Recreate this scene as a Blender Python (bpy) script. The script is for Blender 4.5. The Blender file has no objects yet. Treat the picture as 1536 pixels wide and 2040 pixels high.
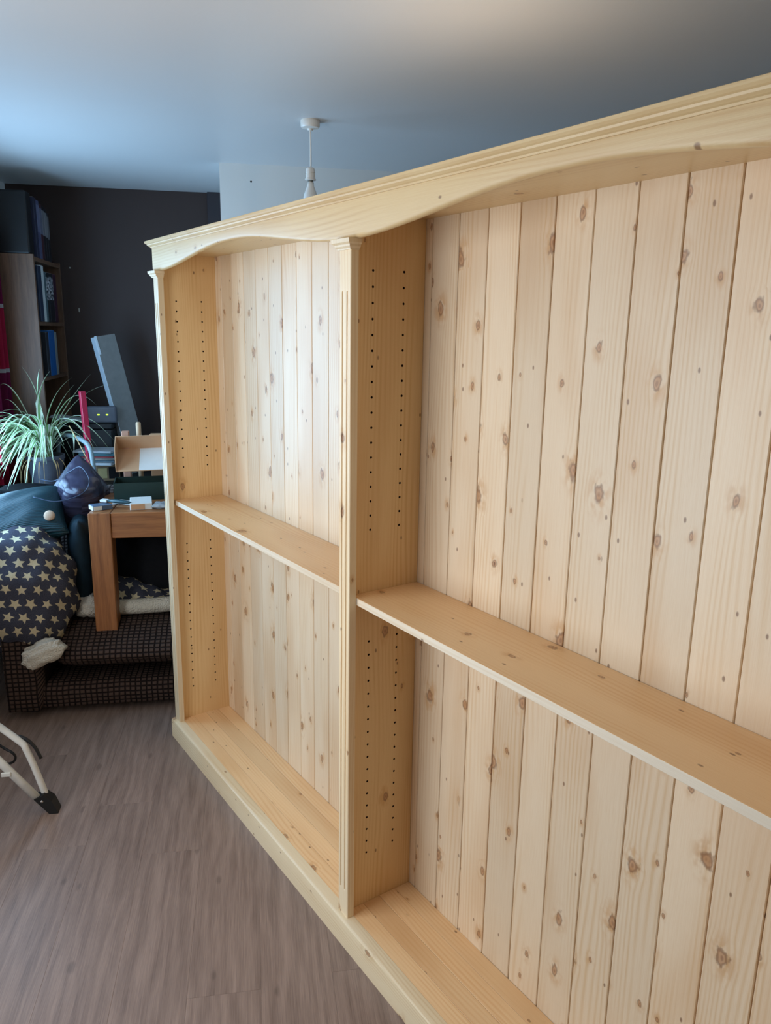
import bpy, bmesh, math, random
from mathutils import Vector, Matrix

# ------------------------------------------------------------------ camera, world, lights, exposure
S = bpy.context.scene
C = S.collection
HC = 2.48                      # ceiling height

cam_d = bpy.data.cameras.new('camera')
cam = bpy.data.objects.new('camera', cam_d)
C.objects.link(cam)
cam_d.sensor_fit = 'VERTICAL'
cam_d.sensor_height = 24.0
cam_d.sensor_width = 24.0 * 1536 / 2040
cam_d.lens = 17.89
cam_d.clip_start = 0.02
_r = Vector((0.16967029, 0.98536908, 0.01611756))
_u = Vector((-0.22800589, 0.02333879, 0.97337999))
_f = Vector((-0.95876238, 0.16882856, -0.22862986))
cam.matrix_world = Matrix(((_r.x, _u.x, -_f.x, 3.06026508), (_r.y, _u.y, -_f.y, 0.35087417),
                           (_r.z, _u.z, -_f.z, 1.68747125), (0, 0, 0, 1)))
S.camera = cam

w = bpy.data.worlds.new('sky'); S.world = w; w.use_nodes = True
wn = w.node_tree.nodes; wl = w.node_tree.links
bg = wn['Background']
sky = wn.new('ShaderNodeTexSky'); sky.sky_type = 'PREETHAM'; sky.turbidity = 3.0
sky.sun_direction = (-0.3, 0.8, 0.5)
wl.new(sky.outputs['Color'], bg.inputs['Color']); bg.inputs['Strength'].default_value = 0.5

def area(name, loc, direction, sx, sy, power, col, spread=180):
    d = bpy.data.lights.new(name, 'AREA'); d.shape = 'RECTANGLE'; d.size = sx; d.size_y = sy
    d.energy = power; d.color = col; d.spread = math.radians(spread)
    o = bpy.data.objects.new(name, d); C.objects.link(o); o.location = loc
    o.rotation_euler = Vector(direction).to_track_quat('-Z', 'Y').to_euler()
    return o
# daylight in the reveals of the two windows of the left wall
area('daylight_window', (-0.50, -1.0, 1.46), (0, 1, 0.22), 1.05, 1.20, 31, (0.36, 0.66, 1.0))
area('daylight_glazed_door', (1.70, -1.0, 1.28), (0, 1, -0.05), 1.25, 1.55, 28, (0.88, 0.94, 1.0))

S.view_settings.view_transform = 'Standard'
S.view_settings.look = 'None'
S.view_settings.gamma = 1.0
S.view_settings.use_curve_mapping = False
S.view_settings.exposure = 0.16

rng = random.Random(7)

# ------------------------------------------------------------------ helpers
def lin(r, g, b):
    f = lambda c: (c / 255) / 12.92 if c / 255 <= 0.04045 else ((c / 255 + 0.055) / 1.055) ** 2.4
    return (f(r), f(g), f(b), 1.0)

class NT:
    """tiny node-tree writer"""
    def __init__(s, name):
        s.m = bpy.data.materials.new(name); s.m.use_nodes = True
        s.t = s.m.node_tree; s.n = s.t.nodes; s.l = s.t.links
        s.b = s.n['Principled BSDF']
    def add(s, kind, **kw):
        nd = s.n.new(kind)
        for k, v in kw.items(): setattr(nd, k, v)
        return nd
    def put(s, sock, v):
        if isinstance(v, bpy.types.NodeSocket): s.l.new(v, sock)
        else: sock.default_value = v
    def math(s, op, a, b=None, c=None, clamp=False):
        nd = s.add('ShaderNodeMath', operation=op); nd.use_clamp = clamp
        s.put(nd.inputs[0], a)
        if b is not None: s.put(nd.inputs[1], b)
        if c is not None: s.put(nd.inputs[2], c)
        return nd.outputs[0]
    def sstep(s, v, a, b):
        nd = s.add('ShaderNodeMapRange', interpolation_type='SMOOTHSTEP')
        s.put(nd.inputs['Value'], v); s.put(nd.inputs['From Min'], a); s.put(nd.inputs['From Max'], b)
        return nd.outputs['Result']
    def mix(s, f, a, b, mode='MIX'):
        nd = s.add('ShaderNodeMix', data_type='RGBA', blend_type=mode)
        s.put(nd.inputs['Factor'], f); s.put(nd.inputs[6], a); s.put(nd.inputs[7], b)
        return nd.outputs[2]
    def xyz(s, x, y, z=0.0):
        nd = s.add('ShaderNodeCombineXYZ')
        s.put(nd.inputs[0], x); s.put(nd.inputs[1], y); s.put(nd.inputs[2], z)
        return nd.outputs[0]
    def coords(s, which='Object'):
        tc = s.add('ShaderNodeTexCoord'); sp = s.add('ShaderNodeSeparateXYZ')
        s.l.new(tc.outputs[which], sp.inputs[0]); return sp.outputs[0], sp.outputs[1], sp.outputs[2]
    def rand(s): return s.add('ShaderNodeObjectInfo').outputs['Random']
    def noise(s, vec, scale=1.0, detail=2.0, rough=0.5, dim='3D'):
        nd = s.add('ShaderNodeTexNoise', noise_dimensions=dim)
        s.put(nd.inputs['Vector'], vec); nd.inputs['Scale'].default_value = scale
        nd.inputs['Detail'].default_value = detail; nd.inputs['Roughness'].default_value = rough
        return nd.outputs['Fac']
    def bump(s, h, strength=0.3, dist=0.002):
        nd = s.add('ShaderNodeBump'); nd.inputs['Strength'].default_value = strength
        nd.inputs['Distance'].default_value = dist; s.put(nd.inputs['Height'], h)
        s.l.new(nd.outputs[0], s.b.inputs['Normal'])
    def fin(s, col, rough=0.5, spec=0.5):
        s.put(s.b.inputs['Base Color'], col); s.put(s.b.inputs['Roughness'], rough)
        s.b.inputs['Specular IOR Level'].default_value = spec
        return s.m

def plain(name, rgb, rough=0.5, spec=0.5, var=0.12, scale=30.0, metal=0.0, bump=0.0):
    t = NT(name); x, y, z = t.coords()
    n = t.noise(t.xyz(x, y, z), scale, 3.0)
    c = lin(*rgb); d = tuple(v * (1 - 2 * var) for v in c[:3]) + (1,); e = tuple(min(1, v * (1 + var)) for v in c[:3]) + (1,)
    t.b.inputs['Metallic'].default_value = metal
    if bump: t.bump(n, bump, 0.003)
    return t.fin(t.mix(n, d, e), rough, spec)

def pine(name, grain, light, dark, ochre, knots=1.0, rough=0.42, big=0.12):
    """knotty pine; grain runs along 'X' or 'Z' of the object"""
    t = NT(name); x, y, z = t.coords(); r = t.rand()
    if grain == 'Z': u = t.math('ADD', x, y); v = z
    else: u = t.math('ADD', y, z); v = x
    u = t.math('MULTIPLY_ADD', r, 37.0, u); v = t.math('MULTIPLY_ADD', r, 91.0, v)
    # irregular knots
    wob = t.noise(t.xyz(t.math('MULTIPLY', u, 40.0), t.math('MULTIPLY', v, 25.0)), 1.0, 2.0, 0.6, '2D')
    wobs = t.math('MULTIPLY', t.math('SUBTRACT', wob, 0.5), 0.05)
    wob2 = t.noise(t.xyz(t.math('MULTIPLY', u, 62.0), t.math('MULTIPLY', v, 34.0)), 1.0, 2.0, 0.6, '2D')
    su = t.math('MULTIPLY', u, 10.0); sv = t.math('MULTIPLY', v, 6.0)
    vo = t.add('ShaderNodeTexVoronoi', voronoi_dimensions='2D', feature='F1'); vo.inputs['Scale'].default_value = 1.0
    t.l.new(t.xyz(su, sv), vo.inputs['Vector'])
    d = t.math('ADD', vo.outputs['Distance'], wobs)
    cs = t.add('ShaderNodeSeparateColor'); t.l.new(vo.outputs['Color'], cs.inputs[0])
    size = t.math('MULTIPLY_ADD', t.math('POWER', cs.outputs[0], 2.0), big * 0.66, 0.022)
    on = t.sstep(cs.outputs[1], 1.0 - 0.80 * knots, 1.0 - 0.80 * knots + 0.02)
    dn = t.math('MULTIPLY', t.math('DIVIDE', d, size), t.math('MULTIPLY_ADD', wob2, 1.5, 0.25))
    knot = t.math('MULTIPLY', t.math('SUBTRACT', 1.0, t.sstep(dn, 0.75, 1.1)), on)
    ring = t.math('MULTIPLY', t.math('MULTIPLY', t.sstep(dn, 0.55, 0.95), t.math('SUBTRACT', 1.0, t.sstep(dn, 0.95, 1.45))), on)
    core = t.math('MULTIPLY', t.math('SUBTRACT', 1.0, t.sstep(dn, 0.1, 0.5)), on)
    halo = t.math('MULTIPLY', t.math('SUBTRACT', 1.0, t.sstep(t.math('DIVIDE', d, size), 0.8, 4.5)), on)
    smudge = t.math('MULTIPLY', halo, t.sstep(wob, 0.38, 0.66))
    # pin knots
    vp = t.add('ShaderNodeTexVoronoi', voronoi_dimensions='2D', feature='F1'); vp.inputs['Scale'].default_value = 1.0
    t.l.new(t.xyz(t.math('MULTIPLY', u, 15.0), t.math('MULTIPLY_ADD', v, 8.0, 3.3)), vp.inputs['Vector'])
    cp = t.add('ShaderNodeSeparateColor'); t.l.new(vp.outputs['Color'], cp.inputs[0])
    pin = t.math('MULTIPLY', t.math('SUBTRACT', 1.0, t.sstep(t.math('ADD', vp.outputs['Distance'], t.math('MULTIPLY', wobs, 0.6)), 0.022, 0.055)),
                 t.sstep(cp.outputs[0], 0.72, 0.76))
    # grain bends round the knots
    sp = t.add('ShaderNodeSeparateXYZ'); t.l.new(vo.outputs['Position'], sp.inputs[0])
    du = t.math('SUBTRACT', su, sp.outputs[0])
    ub = t.math('SUBTRACT', u, t.math('MULTIPLY', t.math('MULTIPLY', du, halo), 0.055))
    low = t.noise(t.xyz(t.math('MULTIPLY', ub, 7.0), t.math('MULTIPLY', v, 0.8)), 1.0, 1.0, 0.5, '2D')
    ph = t.math('MULTIPLY_ADD', low, 42.0, t.math('MULTIPLY', ub, 520.0))
    rings = t.math('MULTIPLY_ADD', t.math('SINE', ph), 0.5, 0.5)
    rings = t.math('POWER', rings, 2.0)
    fine = t.noise(t.xyz(t.math('MULTIPLY', ub, 600.0), t.math('MULTIPLY', v, 9.0)), 1.0, 2.0, 0.6, '2D')
    amp = t.noise(t.xyz(t.math('MULTIPLY', u, 14.0), t.math('MULTIPLY', v, 1.6)), 1.0, 1.0, 0.5, '2D')
    g = t.math('ADD', t.math('MULTIPLY', t.math('MULTIPLY', rings, t.sstep(amp, 0.3, 0.7)), 0.62), t.math('MULTIPLY', t.math('SUBTRACT', fine, 0.35), 0.75), clamp=True)
    col = t.mix(g, light, dark)
    patch = t.noise(t.xyz(t.math('MULTIPLY', u, 5.0), t.math('MULTIPLY', v, 1.3)), 1.0, 2.0, 0.5, '2D')
    col = t.mix(t.math('MULTIPLY', t.sstep(patch, 0.42, 0.72), 0.35), col, ochre)
    # each board its own tone
    tone = t.math('MULTIPLY_ADD', t.math('FRACT', t.math('MULTIPLY', r, 7.31)), 0.14, 0.90)
    col = t.mix(1.0, col, t.xyz(tone, tone, tone), 'MULTIPLY')
    col = t.mix(t.math('MULTIPLY', smudge, 0.7), col, ochre)
    col = t.mix(t.math('MULTIPLY', knot, 0.70), col, lin(180, 130, 88))
    col = t.mix(t.math('MULTIPLY', ring, 0.55), col, lin(106, 64, 38))
    col = t.mix(t.math('MULTIPLY', core, 0.45), col, lin(128, 82, 54))
    col = t.mix(t.math('MULTIPLY', pin, 0.72), col, lin(110, 66, 40))
    t.bump(t.math('SUBTRACT', fine, t.math('MULTIPLY', knot, 0.6)), 0.12, 0.001)
    return t.fin(col, rough, 0.5)

def oak(name, light, dark, rough=0.45, grain='X', rs=0.2, wave=18.0, fine_s=1.0):
    """straight-grained hardwood / laminate; grain along an axis"""
    t = NT(name); x, y, z = t.coords(); r = t.rand()
    if grain == 'X': u, v = t.math('ADD', y, z), x
    elif grain == 'Z': u, v = t.math('ADD', x, y), z
    else: u, v = t.math('ADD', x, z), y
    u = t.math('MULTIPLY_ADD', r, 23.0, u); v = t.math('MULTIPLY_ADD', r, 57.0, v)
    low = t.noise(t.xyz(t.math('MULTIPLY', u, 9.0), t.math('MULTIPLY', v, 1.7)), 1.0, 2.5, 0.6, '2D')
    rings = t.math('MULTIPLY_ADD', t.math('SINE', t.math('MULTIPLY_ADD', low, wave, t.math('MULTIPLY', u, 150.0))), 0.5, 0.5)
    fine = t.noise(t.xyz(t.math('MULTIPLY', u, 300.0 * fine_s), t.math('MULTIPLY', v, 8.0)), 1.0, 3.0, 0.7, '2D')
    cath = t.noise(t.xyz(t.math('MULTIPLY', u, 26.0), t.math('MULTIPLY', v, 2.6)), 1.0, 3.0, 0.6, '2D')
    g = t.math('ADD', t.math('MULTIPLY', rings, 0.22), t.math('MULTIPLY', t.math('SUBTRACT', fine, 0.3), 0.95))
    g = t.math('ADD', g, t.math('MULTIPLY', t.math('SUBTRACT', cath, 0.45), 0.75), clamp=True)
    col = t.mix(g, light, dark)
    # occasional knot streaks
    vo = t.add('ShaderNodeTexVoronoi', voronoi_dimensions='2D', feature='F1'); vo.inputs['Scale'].default_value = 1.0
    t.l.new(t.xyz(t.math('MULTIPLY', u, 6.0), t.math('MULTIPLY', v, 2.5)), vo.inputs['Vector'])
    cs = t.add('ShaderNodeSeparateColor'); t.l.new(vo.outputs['Color'], cs.inputs[0])
    kn = t.math('MULTIPLY', t.math('SUBTRACT', 1.0, t.sstep(t.math('MULTIPLY_ADD', t.math('SUBTRACT', cath, 0.5), 0.12, vo.outputs['Distance']), 0.02, 0.07)), t.sstep(cs.outputs[0], 0.6, 0.62))
    col = t.mix(t.math('MULTIPLY', kn, 0.35), col, tuple(c * 0.35 for c in dark[:3]) + (1,))
    tone = t.math('MULTIPLY_ADD', t.math('FRACT', t.math('MULTIPLY', r, 5.7)), rs, 1.0 - rs / 2)
    col = t.mix(1.0, col, t.xyz(tone, tone, tone), 'MULTIPLY')
    t.bump(fine, 0.08, 0.001)
    return t.fin(col, rough, 0.5)

def obj(name, bm, mat, parent=None, smooth=False, loc=None, rot=None, kind=None):
    me = bpy.data.meshes.new(name)
    bmesh.ops.recalc_face_normals(bm, faces=bm.faces)
    bm.to_mesh(me); bm.free()
    if mat: me.materials.append(mat)
    if smooth:
        for p in me.polygons: p.use_smooth = True
    o = bpy.data.objects.new(name, me); C.objects.link(o)
    if parent: o.parent = parent
    if loc: o.location = loc
    if rot: o.rotation_euler = rot
    if kind: o['kind'] = kind
    return o

def autosmooth(o, ang=40):
    me = o.data
    for p in me.polygons: p.use_smooth = True
    bm = bmesh.new(); bm.from_mesh(me)
    a = math.radians(ang)
    for e in bm.edges:
        if len(e.link_faces) == 2: e.smooth = e.calc_face_angle(0) < a
    bm.to_mesh(me); bm.free()
    return o

def tag(o, label, cat, group=None):
    o['label'] = label; o['category'] = cat
    if group: o['group'] = group
    return o

def thing(name, label, cat, loc=(0, 0, 0), rotz=0, group=None):
    o = bpy.data.objects.new(name, None); C.objects.link(o); o.empty_display_size = 0.1
    o.location = loc; o.rotation_euler = (0, 0, rotz)
    return tag(o, label, cat, group)

def struct(name, bm, mat, parent=None):
    o = obj(name, bm, mat, parent); o['kind'] = 'structure'; return o

def box(bm, x0, x1, y0, y1, z0, z1, bev=0.0, seg=1, M=None):
    vs = [bm.verts.new((x, y, z)) for x in (x0, x1) for y in (y0, y1) for z in (z0, z1)]
    F = [(0, 1, 3, 2), (4, 6, 7, 5), (0, 4, 5, 1), (2, 3, 7, 6), (0, 2, 6, 4), (1, 5, 7, 3)]
    fs = [bm.faces.new([vs[i] for i in f]) for f in F]
    out = vs
    if bev:
        es = list({e for f in fs for e in f.edges})
        res = bmesh.ops.bevel(bm, geom=es, offset=bev, segments=seg, affect='EDGES', profile=0.5)
        out = list({v for f in res['faces'] for v in f.verts} | {v for v in vs if v.is_valid})
    if M is not None: bmesh.ops.transform(bm, matrix=M, verts=[v for v in out if v.is_valid])
    return out

def boxm(*a, **k):
    bm = bmesh.new(); box(bm, *a, **k); return bm

def tube(bm, pts, rad, n=8, cap=True, flat=1.0):
    pts = [Vector(p) for p in pts]; rings = []
    rad = rad if isinstance(rad, (list, tuple)) else [rad] * len(pts)
    t0 = (pts[1] - pts[0]).normalized()
    up = Vector((0, 0, 1)) if abs(t0.z) < 0.9 else Vector((1, 0, 0))
    a = t0.cross(up).normalized()
    for i, p in enumerate(pts):
        t = (pts[min(i + 1, len(pts) - 1)] - pts[max(i - 1, 0)]).normalized()
        a = (a - t * a.dot(t)).normalized(); b = t.cross(a)
        rings.append([bm.verts.new(p + (a * math.cos(2 * math.pi * k / n) * flat + b * math.sin(2 * math.pi * k / n)) * rad[i]) for k in range(n)])
    for i in range(len(rings) - 1):
        for k in range(n):
            bm.faces.new((rings[i][k], rings[i][(k + 1) % n], rings[i + 1][(k + 1) % n], rings[i + 1][k]))
    if cap:
        bm.faces.new(rings[0][::-1]); bm.faces.new(rings[-1])

def tubem(*a, **k):
    bm = bmesh.new(); tube(bm, *a, **k); return bm

def spline(pts, n=8):
    """Catmull-Rom through pts"""
    P = [Vector(p) for p in pts]; P = [P[0] * 2 - P[1]] + P + [P[-1] * 2 - P[-2]]
    out = []
    for i in range(1, len(P) - 2):
        for k in range(n):
            t = k / n
            out.append(0.5 * ((2 * P[i]) + (-P[i - 1] + P[i + 1]) * t + (2 * P[i - 1] - 5 * P[i] + 4 * P[i + 1] - P[i + 2]) * t * t + (-P[i - 1] + 3 * P[i] - 3 * P[i + 1] + P[i + 2]) * t ** 3))
    out.append(P[-2]); return out

def lathe(bm, prof, n=24, cx=0, cy=0):
    rings = []
    for r, z in prof:
        if r < 1e-6: rings.append([bm.verts.new((cx, cy, z))])
        else: rings.append([bm.verts.new((cx + r * math.cos(2 * math.pi * k / n), cy + r * math.sin(2 * math.pi * k / n), z)) for k in range(n)])
    for a, b in zip(rings, rings[1:]):
        for k in range(n):
            k2 = (k + 1) % n
            if len(a) == 1 and len(b) == 1: continue
            if len(a) == 1: bm.faces.new((a[0], b[k2], b[k]))
            elif len(b) == 1: bm.faces.new((a[k], a[k2], b[0]))
            else: bm.faces.new((a[k], a[k2], b[k2], b[k]))

def lathem(*a, **k):
    bm = bmesh.new(); lathe(bm, *a, **k); return bm

def extrude_profile(bm, prof, axis_pts):
    """prof: list of (p,q) closed polygon; axis_pts: list of functions mapping (p,q)->Vector; caps both ends"""
    rings = [[bm.verts.new(f(p, q)) for p, q in prof] for f in axis_pts]
    n = len(prof)
    for a, b in zip(rings, rings[1:]):
        for k in range(n): bm.faces.new((a[k], a[(k + 1) % n], b[(k + 1) % n], b[k]))
    bm.faces.new(rings[0][::-1]); bm.faces.new(rings[-1])

def uvgrid(bm, nu, nv, fn, uvfn, closed_u=False):
    uvl = bm.loops.layers.uv.verify()
    V = [[bm.verts.new(fn(i / nu, j / nv)) for j in range(nv + 1)] for i in range(nu + (0 if closed_u else 1))]
    m = len(V)
    for i in range(nu):
        for j in range(nv):
            i2 = (i + 1) % m
            f = bm.faces.new((V[i][j], V[i2][j], V[i2][j + 1], V[i][j + 1]))
            for lp, (a, b) in zip(f.loops, ((i, j), (i + 1, j), (i + 1, j + 1), (i, j + 1))):
                lp[uvl].uv = uvfn(a / nu, b / nv)
    return V

def pillow(w_, h_, th, n=18, pinch=0.12, wr=0.0, seed=1, pw_=0.55):
    """a stuffed cushion lying in XY, thickness along Z; uv in metres"""
    rg = random.Random(seed); ph = [rg.uniform(0, 6.28) for _ in range(6)]
    bm = bmesh.new()
    for sgn in (1, -1):
        def fn(a, b):
            x, y = 2 * a - 1, 2 * b - 1
            e = max(0.0, (1 - abs(x) ** 2.6)) * max(0.0, (1 - abs(y) ** 2.6))
            px = x * (1 - pinch * (1 - y * y) * abs(x) ** 3); py = y * (1 - pinch * (1 - x * x) * abs(y) ** 3)
            z = th / 2 * e ** pw_
            if wr: z += wr * e ** 0.5 * (math.sin(5 * x + 3 * y + ph[0]) * math.sin(4 * y - 2 * x + ph[1]) + 0.5 * math.sin(11 * x + 6 * y + ph[2]))
            return Vector((px * w_ / 2, py * h_ / 2, sgn * z))
        uvgrid(bm, n, n, fn, lambda a, b: (a * w_, b * h_ + (0 if sgn > 0 else 3)))
    bmesh.ops.remove_doubles(bm, verts=bm.verts, dist=1e-5)
    return bm

# ------------------------------------------------------------------ materials
P_L, P_D, P_O = lin(238, 217, 188), lin(222, 190, 148), lin(202, 154, 100)
M_back = pine('pine_back_boards', 'Z', P_L, P_D, P_O, 1.0, 0.42)
M_side = pine('pine_upright', 'Z', lin(240, 204, 150), lin(222, 176, 116), lin(206, 154, 94), 0.34, 0.42, 0.10)
M_trim = pine('pine_trim_vertical', 'Z', lin(240, 220, 186), lin(224, 192, 146), lin(212, 170, 116), 0.45, 0.42, 0.07)
M_shelf = pine('pine_shelf', 'X', lin(247, 208, 158), lin(234, 184, 128), lin(214, 158, 100), 0.5, 0.40, 0.11)
M_head = pine('pine_header', 'X', lin(226, 198, 150), lin(210, 173, 122), lin(200, 158, 102), 0.3, 0.42, 0.07)
M_plinth = pine('pine_plinth', 'X', lin(238, 218, 182), lin(222, 194, 150), lin(212, 174, 122), 0.35, 0.42, 0.12)
M_edge = pine('pine_pale_edge', 'X', lin(240, 226, 204), lin(226, 204, 172), lin(212, 178, 132), 0.30, 0.6, 0.10)  # paler copy of the pine for the shelf front faces
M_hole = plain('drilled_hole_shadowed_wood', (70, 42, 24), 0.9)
M_floor = oak('laminate_oak_floor', lin(158, 135, 122), lin(98, 79, 70), 0.38, 'X', 0.16)
M_sub = plain('floor_underlay', (60, 52, 48), 0.8)
M_ceil = plain('ceiling_paint', (214, 213, 212), 0.42, 0.35, 0.015, 3.0)
M_white = plain('white_wall_paint', (226, 226, 222), 0.6, 0.4, 0.02, 4.0)
M_brown = plain('dark_brown_wall_paint', (64, 49, 45), 0.62, 0.4, 0.05, 5.0)
M_plum = plain('dark_plum_strip', (54, 48, 52), 0.6, 0.4, 0.05, 5.0)
M_chip = plain('bare_plaster', (170, 165, 155), 0.8)
M_upvc = plain('white_upvc', (235, 236, 238), 0.35, 0.5, 0.02)
M_oak = oak('oak_table', lin(176, 114, 66), lin(112, 64, 36), 0.42, 'Z', 0.06, 10.0, 0.5)
M_oakx = oak('oak_table_rail', lin(176, 114, 66), lin(112, 64, 36), 0.42, 'Y', 0.06, 10.0, 0.5)
M_walnut = oak('brown_bookshelf_wood', lin(122, 88, 66), lin(74, 50, 38), 0.5, 'Z', 0.1, 10.0, 0.4)
M_black = plain('matt_black', (20, 20, 22), 0.45, 0.4)
M_blackcloth = plain('black_cloth', (22, 23, 27), 0.9, 0.2, 0.2, 60, bump=0.3)
M_whitemetal = plain('white_painted_metal', (226, 224, 216), 0.4)
M_rubber = plain('black_rubber', (20, 20, 20), 0.5)
M_rivet = plain('steel_rivet', (190, 188, 184), 0.3, 0.5, 0.05, 30, 1.0)
M_wplastic = plain('white_plastic', (232, 228, 220), 0.35, 0.5, 0.02)
M_steel = plain('brushed_steel', (150, 146, 138), 0.3, 0.5, 0.1, 60, 1.0)
M_glassbulb = plain('opal_bulb_glass', (236, 234, 228), 0.12, 0.6, 0.01)
M_pot = plain('grey_plant_pot', (96, 98, 108), 0.5)
M_soil = plain('potting_soil', (52, 40, 32), 0.95, 0.2, 0.3, 80, bump=0.6)
M_dry = plain('dry_leaf', (196, 160, 112), 0.7, 0.3, 0.2, 40)
M_red = plain('crimson_painted_wood', (178, 34, 66), 0.4, 0.5, 0.05)
M_router = plain('grey_plastic', (92, 94, 104), 0.45)
M_panel = plain('grey_board_face', (122, 122, 120), 0.6)
M_paneledge = plain('pale_board_edge', (206, 218, 228), 0.6, 0.4, 0.1, 25)
M_card = plain('kraft_cardboard', (206, 160, 122), 0.75, 0.3, 0.05, 20)
M_greenbox = plain('dark_green_card', (26, 50, 44), 0.55, 0.4)
M_paper = plain('white_paper', (222, 222, 220), 0.7, 0.3, 0.04)
M_carton = plain('white_carton', (226, 222, 216), 0.5, 0.4, 0.03)
M_tealink = plain('teal_plastic', (36, 74, 84), 0.4)
M_bluelabel = plain('blue_label', (84, 100, 122), 0.5)
M_beige = plain('beige_felt', (206, 176, 152), 0.9, 0.2, 0.08, 60)
M_cable = plain('black_cable', (18, 18, 20), 0.45)
M_bluecable = plain('slate_cable', (60, 74, 98), 0.45)
M_pinkwood = plain('pink_hardwood', (196, 146, 122), 0.6, 0.3, 0.12, 18)
M_palewood = plain('pale_dowel', (206, 176, 144), 0.6, 0.3, 0.1, 18)
M_tubegrey = plain('grey_green_enamel_tube', (150, 166, 170), 0.35)
M_radio = plain('cream_brown_case', (142, 116, 88), 0.5, 0.4, 0.12, 14)
M_dial = plain('yellowed_dial', (190, 170, 120), 0.5)

def emit(name, rgb, k):
    t = NT(name); t.b.inputs['Emission Color'].default_value = lin(*rgb); t.b.inputs['Emission Strength'].default_value = k
    return t.fin(lin(*rgb))
M_led = emit('green_led', (170, 230, 40), 3.0)
M_bulb_on = emit('lit_bulb', (255, 206, 140), 12.0)

def waffle(name, pad, gap, su, sv, off=0.0):
    t = NT(name); x, y, z = t.coords('UV')
    wob = t.noise(t.xyz(x, y), 9.0, 2.0, 0.5, '2D')
    a = t.math('MULTIPLY_ADD', wob, 0.35, t.math('MULTIPLY', x, su)); b = t.math('MULTIPLY_ADD', wob, 0.35, t.math('MULTIPLY', y, sv))
    fx = t.math('ABSOLUTE', t.math('SUBTRACT', t.math('FRACT', a), 0.5)); fy = t.math('ABSOLUTE', t.math('SUBTRACT', t.math('FRACT', b), 0.5))
    h = t.math('MULTIPLY', t.math('SUBTRACT', 1.0, t.sstep(fx, 0.30, 0.47)), t.math('SUBTRACT', 1.0, t.sstep(fy, 0.26, 0.46)))
    fz = t.noise(t.xyz(x, y), 300.0, 2.0, 0.6, '2D')
    col = t.mix(h, gap, pad); col = t.mix(t.math('MULTIPLY', fz, 0.35), col, tuple(c * 0.5 for c in pad[:3]) + (1,))
    t.bump(t.math('MULTIPLY_ADD', fz, 0.15, h), 1.0, 0.008)
    return t.fin(col, 0.9, 0.2)
M_sofa = waffle('brown_jumbo_cord', lin(88, 70, 61), lin(22, 12, 11), 42, 48)
M_sofa_lit = waffle('brown_jumbo_cord_lit', lin(128, 112, 106), lin(26, 16, 16), 45, 52)  # same cord as the seat, with the window light put into its colour

def starry(name, cell=0.062):
    t = NT(name); x, y, z = t.coords('UV')
    a = t.math('DIVIDE', x, cell); b0 = t.math('DIVIDE', y, cell)
    row = t.math('FLOOR', b0); a = t.math('MULTIPLY_ADD', row, 0.5, a)
    ca, cb = t.math('FLOOR', a), row
    wn_ = t.add('ShaderNodeTexWhiteNoise', noise_dimensions='2D'); t.l.new(t.xyz(ca, cb), wn_.inputs['Vector'])
    sc = t.add('ShaderNodeSeparateColor'); t.l.new(wn_.outputs['Color'], sc.inputs[0])
    px = t.math('SUBTRACT', t.math('SUBTRACT', t.math('FRACT', a), 0.5), t.math('MULTIPLY', t.math('SUBTRACT', sc.outputs[0], 0.5), 0.12))
    py = t.math('SUBTRACT', t.math('SUBTRACT', t.math('FRACT', b0), 0.5), t.math('MULTIPLY', t.math('SUBTRACT', sc.outputs[1], 0.5), 0.12))
    ang = t.math('ADD', t.math('ARCTAN2', px, py), t.math('MULTIPLY', sc.outputs[2], 0.9))
    rad = t.math('SQRT', t.math('ADD', t.math('MULTIPLY', px, px), t.math('MULTIPLY', py, py)))
    k = 2 * math.pi / 5
    phi = t.math('ABSOLUTE', t.math('SUBTRACT', t.math('FLOORED_MODULO', ang, k), k / 2))   # 0 at inner, k/2 at tips
    R_, r_ = 1.0, 0.46
    p0 = Vector((r_, 0)); p1 = Vector((R_ * math.cos(k / 2), R_ * math.sin(k / 2)))
    e = p1 - p0; nrm = Vector((e.y, -e.x)).normalized(); dist = nrm.dot(p0); psi = math.atan2(nrm.y, nrm.x)
    edge = t.math('MULTIPLY', rad, t.math('COSINE', t.math('SUBTRACT', phi, psi)))
    size = t.math('MULTIPLY_ADD', t.math('FRACT', t.math('MULTIPLY', sc.outputs[0], 5.3)), 0.12, 0.36)
    s = t.math('SUBTRACT', 1.0, t.sstep(t.math('DIVIDE', edge, size), dist * 0.93, dist * 1.0))
    fz = t.noise(t.xyz(x, y), 260.0, 3.0, 0.7, '2D')
    navy = t.mix(fz, lin(28, 29, 42), lin(88, 88, 100))
    col = t.mix(s, navy, t.mix(fz, lin(176, 160, 128), lin(222, 206, 172)))
    t.bump(fz, 0.5, 0.003)
    m = t.fin(col, 0.95, 0.15)
    return m
M_star = starry('starry_fleece')

def sherpa(name, rgb):
    t = NT(name); x, y, z = t.coords()
    n = t.noise(t.xyz(x, y, z), 160.0, 3.0, 0.7)
    vo = t.add('ShaderNodeTexVoronoi', feature='F1'); vo.inputs['Scale'].default_value = 130
    t.l.new(t.xyz(x, y, z), vo.inputs['Vector'])
    c = lin(*rgb); col = t.mix(n, tuple(v * 0.72 for v in c[:3]) + (1,), c)
    t.bump(t.math('SUBTRACT', n, vo.outputs['Distance']), 0.8, 0.006)
    return t.fin(col, 0.95, 0.15)
M_sherpa = sherpa('cream_sherpa', (232, 222, 204))

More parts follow.
